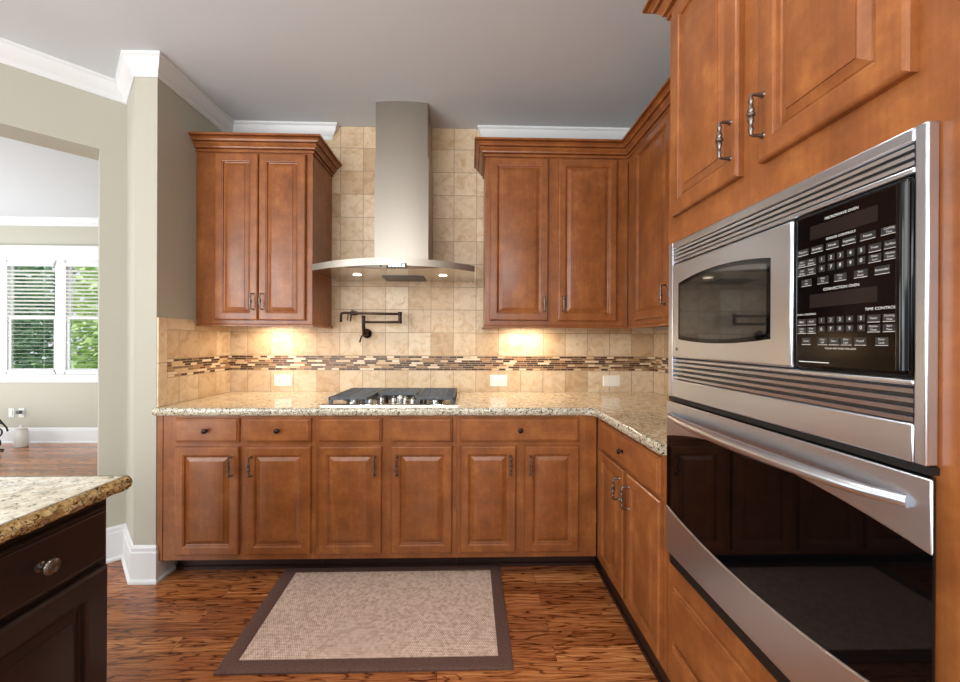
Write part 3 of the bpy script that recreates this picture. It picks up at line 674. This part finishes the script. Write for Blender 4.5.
O('light_rail', MB().sweep([(1.738, -.010), (1.738, UF), (2.609, UF)], light_rail(0)), wood_x, t, ang=25)
XU = 2.620; fx = FW(XU)
t = T('wall_cabinet', 'brown wall cabinet on the right wall, seen at a slant beside the oven tower', 'wall cabinet', (2.78, -.85, UB))
carcass(MB().box(XU+.018, WR-.002, -.350, -.334, UB, UT).box(XU+.018, WR-.002, -1.346, -1.33, UB, UT).box(WR-.018, WR-.002, -1.33, -.35, UB, UT).box(XU+.018, WR-.018, -1.33, -.35, UB, UB+.016).box(XU+.018, WR-.018, -1.33, -.35, UT-.016, UT), t)
face_frame(.334, 1.346, [(.334, .460), (.845, .900), (1.300, 1.346)], [(UB, 1.412), (2.370, UT)], UB, UT, fx, t)
d = door(.449, .862, 1.400, 2.390, fx, t); handle(.832, 1.452, 1.556, fx, d)
d = door(.885, 1.310, 1.400, 2.390, fx, t); handle(.912, 1.452, 1.556, fx, d)
O('crown', MB().sweep([(2.5505, UF), (XU, UF), (XU, -1.346)], ucc), wood_y, t, ang=12)
O('light_rail', MB().sweep([(2.612, UF-.001), (XU, UF-.001), (XU, -1.346)], light_rail(0)), wood_y, t, ang=25)
# slim under-cabinet lights, tucked up behind the light rail
for (x, w, lab) in ((.34, .22, 'slim light strip under the left wall cabinet'), (2.03, .22, 'slim light strip under the right wall cabinet')):
    t = T('under_cabinet_light', lab, 'light', (x, -.15, UB), 'light strips under the wall cabinets')
    O('housing', MB().box(x-w/2, x+w/2, -.17, -.10, UB-.004, UB-.0003), chrome, t)
    area('strip_lamp', (x, -.135, UB-.006), (x, -.11, 0), w, .03, 2.5, WARM)

# ------------------------------------------------------------------ oven tower
Y0, Y1 = -1.350, -2.215
t = T('oven_tower_cabinet', 'tall brown maple cabinet on the right that houses the wall oven', 'tall cabinet', (2.65, -1.78, 0))
TT = 2.400
XI = XF+.018
m = MB().box(XI, WR-.002, Y0-.018, Y0, FT, TT).box(XI, WR-.002, Y1, Y1+.018, FT, TT).box(WR-.02, WR-.002, Y1+.018, Y0-.018, FT, TT)
for z in (FT, .535, 1.615, TT-.018): m.box(XI, WR-.02, Y1+.018, Y0-.018, z, z+.018)
carcass(m, t)
face_frame(-Y0, -Y1, [(-Y0, 1.404), (2.106, -Y1)], [(FT, .150), (.255, .290), (.450, .578), (1.575, 1.71), (2.340, TT)], FT, TT, fw, t)
O('upper_frame', MB().box(XF, XF+.018, -1.80, -1.69, 1.71, 2.34).box(XF, XF+.018, -2.106, -2.05, 1.71, 2.34), wood_v, t)
for u0, u1, hu in ((1.388, 1.710, 1.686), (1.778, 2.086, 1.797)):
    d = door(u0, u1, 1.695, 2.390, fw, t, st=.056); handle(hu, 1.745, 1.851, fw, d, mat=pewter)
for v0, v1 in ((.283, .458), (.128, .264)):
    slab(1.405, 2.095, v0, v1, fw, t, wood_y)
O('toe_kick', MB().box(XF+.026, XF+.042, Y1, Y0, 0, FT+.002).box(XF+.018, XF+.026, Y1, Y0, 0, .018), wood_dark, t)
O('crown', MB().sweep([(WR-.335, Y0), (XF, Y0), (XF, Y1)], cc), wood_y, t, ang=12)

# ------------------------------------------------------------------ combination oven
t = T('wall_oven', 'built-in stainless combination oven, microwave above a black-glass oven door', 'oven', (2.62, -1.78, .56))
XO = XF-.001
O('oven_body', MB().box(XO+.003, WR-.08, -2.100, -1.405, .585, 1.570), steel_dark, t)
fo = lambda u, v, d: (XO-.5*d, -(1.0307*u-.0816), 1.0307*v-.0392)
def fbox(m, u0, u1, v0, v1, d0, d1):
    return m.rings([(u0, u1, v0, v1, d0), (u0, u1, v0, v1, d1)], fo)
# trim: outer frame
m = MB()
fbox(m, 1.420, 1.446, 1.098, 1.594, 0, .038); fbox(m, 2.114, 2.131, 1.098, 1.594, 0, .038)
fbox(m, 1.446, 2.114, 1.572, 1.594, 0, .038); fbox(m, 1.446, 2.114, 1.526, 1.536, 0, .036); fbox(m, 1.446, 2.114, 1.098, 1.156, 0, .036); fbox(m, 1.446, 2.114, 1.212, 1.221, 0, .036)
O('trim_frame', m, steel_y, t, bevel=.003)
def vent(name, v0, v1, n):
    v = O(name, fbox(MB(), 1.446, 2.114, v0, v1, 0, .012), steel_dark, t)
    m = MB(); p = (v1-v0)/n
    for k in range(n):
        a = v0+p*k+p*.18
        m.add([fo(1.447, a, .012), fo(2.113, a, .012), fo(2.113, a, .034), fo(1.447, a, .034), fo(1.447, a+p*.62, .012), fo(2.113, a+p*.62, .012), fo(2.113, a+p*.50, .036), fo(1.447, a+p*.50, .036)],
              [(0, 1, 2, 3), (7, 6, 5, 4), (0, 4, 5, 1), (1, 5, 6, 2), (2, 6, 7, 3), (3, 7, 4, 0)])
    O('louvers', m, steel_y, v)
vent('upper_vent', 1.536, 1.572, 3); vent('lower_vent', 1.156, 1.212, 4)
# microwave door with arched window
dm = O('microwave_door', fbox(MB(), 1.448, 1.905, 1.224, 1.522, .004, .044), steel_y, t, bevel=.005)
def arch_poly(u0, u1, zb0, zb1, zt0, zt1, sb, st_, n=18, ins=0, rc=.008):
    pts = []
    for k in range(n+1):
        a = k/n; u = u0+ins+(u1-u0-2*ins)*a; pts.append((u, zb0+(zb1-zb0)*a-sb*(1-(2*a-1)**2)+ins))
    for k in range(n+1):
        a = 1-k/n; u = u0+ins+(u1-u0-2*ins)*a; pts.append((u, zt0+(zt1-zt0)*a+st_*(1-(2*a-1)**2)-ins))
    return pts
def plate(poly, d0, d1): return MB().prism([(p[0], p[1]) for p in poly], d0, d1, lambda u, v, d: fo(u, v, d))
wn = O('window_glass', plate(arch_poly(1.487, 1.851, 1.283, 1.282, 1.458, 1.458, .011, .018), .044, .0452), blackglass, dm)
O('window_screen', plate(arch_poly(1.487, 1.851, 1.283, 1.282, 1.458, 1.458, .011, .018, ins=.011), .0452, .0458), plain('smoked_glass', (30, 29, 28), .04, 0, 0, Specular_IOR_Level=1.0), wn)
O('badge', MB().lathe(fo(1.478, 1.252, .044), (-1, 0, 0), [(0, .006), (.0012, .006), (.0014, .005)], 20), grey_ink, dm)
# control panel
cp = O('control_panel', fbox(MB(), 1.909, 2.113, 1.224, 1.524, .004, .042), blackgloss, t, bevel=.008)
O('glossy_edge', MB().tube([fo(2.102, 1.234, .040), fo(2.102, 1.515, .040)], .009, 20), blackgloss, cp, ang=60)
DP = .0422
O('display', fbox(MB(), 1.945, 2.066, 1.470, 1.496, DP-.001, DP+.0004), display, cp); O('display', fbox(MB(), 1.945, 2.066, 1.341, 1.366, DP-.001, DP+.0004), display, cp)
texts = []
def txt(s, u, v, size, fr, d):
    c = bpy.data.curves.new('t', 'FONT'); c.body = s; c.size = size; c.align_x = 'CENTER'; c.align_y = 'CENTER'
    o = bpy.data.objects.new('t', c); COL.objects.link(o); bpy.context.view_layer.update()
    me = bpy.data.meshes.new_from_object(o.evaluated_get(bpy.context.evaluated_depsgraph_get()))
    r = MB(); r.add([fr(u+p.co.x, v+p.co.y, d) for p in me.vertices], [tuple(p.vertices) for p in me.polygons])
    bpy.data.objects.remove(o); bpy.data.curves.remove(c); bpy.data.meshes.remove(me); return r
ink = MB(); keys = []
def tx(s, u, v, size=.0058):
    r = txt(s, u, v, size, fo, DP+.0012); ink.add(r.v, r.f)
def key(s, u, v, w, h=.010, size=.0052, line=True):
    keys.append((u, v, w, h)); parts = s.split('/')
    for i, p in enumerate(parts): tx(p, u, v+(len(parts)-1)*.0028-i*.0056, size if len(parts) == 1 else size*.85)
    if line: ink.rings([(u-w/2, u+w/2, v-h/2-.0012, v-h/2-.0005, DP+.0006), (u-w/2, u+w/2, v-h/2-.0012, v-h/2-.0005, DP+.0010)], fo)
tx('MICROWAVE OVEN', 2.006, 1.502, .0068)
tx('SENSOR CONTROLS', 2.005, 1.464)
for s, u in (('Popcorn', 1.930), ('Beverage', 1.960), ('Reheat', 1.990), ('Vegetable', 2.020), ('Potato', 2.051), ('Cooking/Time', 2.083)): key(s, u, 1.451, .024, .011)
for r_, z in (('12345', 1.429), ('67890', 1.412)):
    for s, u in zip(r_, (1.970, 1.988, 2.005, 2.023, 2.041)): key(s, u, z, .012, .012, .0088, False)
for s, u, z in (('Auto/Defrost', 1.928, 1.429), ('Time/Defrost', 1.948, 1.429), ('Add/30 Sec', 1.928, 1.412), ('Power/Level', 1.948, 1.412), ('Timer', 2.062, 1.429), ('Surface', 2.085, 1.429), ('Delay/Start', 2.062, 1.412), ('Kitchen/Timer', 2.085, 1.412)): key(s, u, z, .019, .012, .005)
for s, u in (('On/Off', 1.938), ('Help/Set', 1.972), ('Clear/Off', 2.005), ('Start/Pause', 2.040), ('Reminder', 2.073)): key(s, u, 1.391, .022, .012)
tx('CONVECTION OVEN', 2.006, 1.3725, .0068)
tx('TIME CONTROLS', 2.072, 1.330, .0064); tx('OVEN CONTROLS', 1.938, 1.329, .0050)
for s, u, z in (('Bake', 1.928, 1.315), ('Broil', 1.949, 1.315), ('Conv/Bake', 1.928, 1.299), ('Conv/Roast', 1.949, 1.299), ('Timer', 2.061, 1.315), ('Cooking/Time', 2.084, 1.315), ('Kitchen/Timer', 2.061, 1.299), ('Start/Time', 2.084, 1.299)): key(s, u, z, .019, .011, .005)
for r_, z in (('12345', 1.316), ('67890', 1.300)):
    for s, u in zip(r_, (1.970, 1.988, 2.005, 2.022, 2.041)): key(s, u, z, .012, .011, .0085, False)
for s, u in (('Clean', 1.938), ('Clear/Off', 1.972), ('Start', 1.994), ('Oven/Light', 2.016), ('Proof', 2.040), ('Door/Lock', 2.073)): key(s, u, 1.278, .019, .012)
tx('TOUCH AND HOLD FOR LOCK', 2.005, 1.2645, .0040)
fbox(ink, 1.922, 1.985, 1.2375, 1.2390, DP+.0006, DP+.001)
m = MB()
for u, v, w, h in keys: fbox(m, u-w/2, u+w/2, v-h/2, v+h/2, DP-.001, DP+.0005)
O('key_pads', m, plain('key_pad', (40, 42, 44), .3), cp, kind='stuff')
O('lettering', ink, white_ink, cp, nrm=False, kind='stuff')
# black seam
O('seam', fbox(MB(), 1.420, 2.132, 1.086, 1.0975, 0, .030), rubber, t)
# oven door
UA, UZ = 1.425, 2.143
def dsurf(u): a = (u-UA)/(UZ-UA); return .052+.0*(1-(2*a-1)**2)
def glass_top(u): a = (u-UA)/(UZ-UA); return .968+.010*a+.044*(1-(2*a-1)**2)
def glass_bot(u): a = (u-UA)/(UZ-UA); return .742+.002*a-.036*(1-(2*a-1)**2)
n = 24
dg = O('oven_door', fbox(MB(), UA, UZ-.012, .596, 1.083, .004, .046), rubber, t, bevel=.003)
us = [UA+(UZ-UA)*k/n for k in range(n+1)]
O('upper_panel', plate([(u, glass_top(u)) for u in us]+[(UZ, 1.084), (UA, 1.084)], .044, .053), steel_y, dg, bevel=.003, ang=30)
O('lower_panel', plate([(UA, .596), (UZ, .596)]+[(u, glass_bot(u)) for u in us[::-1]], .044, .056), steel_y, dg, bevel=.003, ang=30)
O('door_glass', plate([(u, glass_bot(u)-.003) for u in us]+[(u, glass_top(u)+.003) for u in us[::-1]], .044, .049), blackglass, dg)
hp = [fo(UA+.030+(UZ-UA-.060)*k/20, 1.038+.012*0+.0*k, .053+.096*math.sin(math.pi*k/20)**.5) for k in range(21)]
hp = [(p[0], p[1], 1.034+.001*k/20) for k, p in enumerate(hp)]
O('handle', MB().tube(hp, [.010+.004*math.sin(math.pi*k/20) for k in range(21)], 16), steel_y, dg, ang=60)
O('lower_seal', fbox(MB(), 1.428, 2.125, .555, .595, 0, .030), rubber, t)

# ------------------------------------------------------------------ rug
t = T('area_rug', 'tan woven rug with a dark brown fabric border on the wood floor', 'rug', (1.24, -.86, 0))
oc = [Vector((.632, -.520)), Vector((1.822, -.517)), Vector((1.822, -1.188)), Vector((.680, -1.190))]
ic = [Vector((.706, -.562)), Vector((1.764, -.559)), Vector((1.766, -1.131)), Vector((.740, -1.131))]
O('field', MB().prism([tuple(p) for p in ic][::-1], 0.001, .009), sisal, t)
m = MB(); vs = []
for z, a in ((.001, 0), (.008, 0), (.012, .12), (.012, .9), (.009, 1)):
    vs += [(oc[i].x*(1-a)+ic[i].x*a, oc[i].y*(1-a)+ic[i].y*a, z) for i in range(4)]
vs += [(ic[i].x, ic[i].y, .001) for i in range(4)]
m.add(vs, [(i*4+k, i*4+(k+1) % 4, ((i+1) % 6)*4+(k+1) % 4, ((i+1) % 6)*4+k) for i in range(6) for k in range(4)])
O('border', m, rug_border, t, label='dark brown stitched fabric border')

# ------------------------------------------------------------------ island
IX, IY, IB = .748, -1.668, -3.0     # face of the doors, back end, front end
t = T('kitchen_island', 'dark espresso kitchen island cabinet at the lower left under a granite top', 'kitchen island', (.2, -2.3, 0))
IF = IX-.020; fe = FE(IF)
O('carcass', MB().box(-.25, IF-.018, IB, IY-.004, .10, .882), espresso, t)
O('face_frame', MB().box(IF-.018, IF, IB, IY, .10, .882), espresso, t, bevel=.002)
O('back_panel', MB().box(-.25, IF-.02, IY-.004, IY, .10, .882), espresso, t)
O('toe_kick', MB().box(-.18, IF-.09, IB+.02, IY-.06, 0, .10), espresso, t)
for y0, y1 in ((-1.99, IY-.014), (-2.33, -2.02), (-2.66, -2.35), (-2.99, -2.68)):
    d = slab(y0, y1, .728, .862, fe, t, espresso); knob((y0+y1)/2, .797, fe, d, s=1.05, mat=pewter)
    d = door(y0, y1, .135, .714, fe, t, espresso, st=.06)
t = T('island_countertop', 'granite island top with a rough chiselled golden-brown edge at the lower left', 'countertop', (.2, -2.3, .8835))
TX, TY = .760, -1.632
O('slab', MB().box(-.32, TX-.008, IB-.06, TY-.008, .8835, .919), granite_island, t)
def rough_edge(p0, p1, nout, n):
    m = MB(); p0 = Vector(p0); p1 = Vector(p1); L = []
    rows = [.8835, .889, .897, .905, .913, .919]
    for i in range(n+1):
        p = p0.lerp(p1, i/n)
        for k, z in enumerate(rows):
            o = [0, .006, .009, .008, .004, 0][k] + random.uniform(-.004, .004)*(k not in (5,))
            q = p+Vector(nout)*o; L.append((q.x, q.y, z))
    for i in range(n+1):
        p = p0.lerp(p1, i/n)-Vector(nout)*.006
        for z in (.8835, .919): L.append((p.x, p.y, z))
    r = len(rows); fs = [(i*r+k, (i+1)*r+k, (i+1)*r+k+1, i*r+k+1) for i in range(n) for k in range(r-1)]
    B = (n+1)*r
    fs += [(i*r+r-1, (i+1)*r+r-1, B+(i+1)*2+1, B+i*2+1) for i in range(n)] + [(i*r, B+i*2, B+(i+1)*2, (i+1)*r) for i in range(n)]
    m.add(L, fs); return m
m = rough_edge((TX-.006, TY-.006, 0)[:2], (TX-.006, IB-.06), (1, 0), 150)
m2 = rough_edge((-.32, TY-.006), (TX-.004, TY-.006), (0, 1), 110); m.add(m2.v, m2.f)
O('chiselled_edge', m, granite_rock, t, ang=20, label='rough golden-brown chiselled edge')

# ------------------------------------------------------------------ small things in the far room
for x, lab in ((-3.962, 'white outlet plate low on the far room wall, the left one'), (-3.842, 'white outlet plate low on the far room wall, nearest the wall opening')):
    t = T('wall_outlet', lab, 'outlet', (x, FY, .37), 'outlet plates in the far room')
    O('cover_plate', MB().box(x-.035, x+.035, FY-.006, FY, .312, .425), paint_white, t, bevel=.002)
    O('receptacle', MB().box(x-.017, x+.017, FY-.012, FY-.006, .335, .402), plate_mat, t, bevel=.002)
t = T('night_light', 'small white plug-in device on the right-hand outlet of the far room', 'night light', (-3.842, FY-.012, .37))
O('housing', MB().box(-3.862, -3.822, FY-.05, FY-.0125, .36, .40), grey_ink, t, bevel=.004)
x, y = -3.665, 1.99
t = T('glass_canister', 'pale translucent canister standing on the floor by the far wall', 'canister', (x, y, 0))
O('jar', MB().lathe((x, y, 0), (0, 0, 1), [(0, .055), (.01, .06), (.17, .06), (.19, .05), (.20, .05)], 24), frost, t)
O('lid', MB().lathe((x, y, .20), (0, 0, 1), [(0, .052), (.02, .052), (.03, .02), (.05, .016), (.055, .008)], 20), frost, t)
t = T('wrought_iron_stand', 'dark scrolled wrought-iron stand on the far room floor at the left edge', 'iron stand', (-3.81, 1.72, 0))
m = MB()
def scroll(cx, cz, r, s, y):
    return [(cx+s*r*(1-k/26)*math.cos(k*.42), y, cz+r*(1-k/26)*math.sin(k*.42)) for k in range(24)]
for yy in (1.63, 1.81):
    for cx, cz, r, s in ((-3.72, .22, .11, 1), (-3.88, .20, .12, -1), (-3.74, .08, .07, -1), (-3.98, .10, .08, 1)):
        m.tube(scroll(cx, cz, r, s, yy), .008, 8)
    m.tube([(-4.06, yy, .012), (-3.66, yy, .012)], .011, 8)
    m.tube([(-4.06, yy, .36), (-3.86, yy, .40), (-3.71, yy, .36), (-3.64, yy, .28)], .009, 8)
O('scrollwork', m, iron_black, t)
for xx in (-4.04, -3.86, -3.68): O('cross_bar', MB().tube([(xx, 1.63, .012), (xx, 1.81, .012)], .008, 8), iron_black, t)
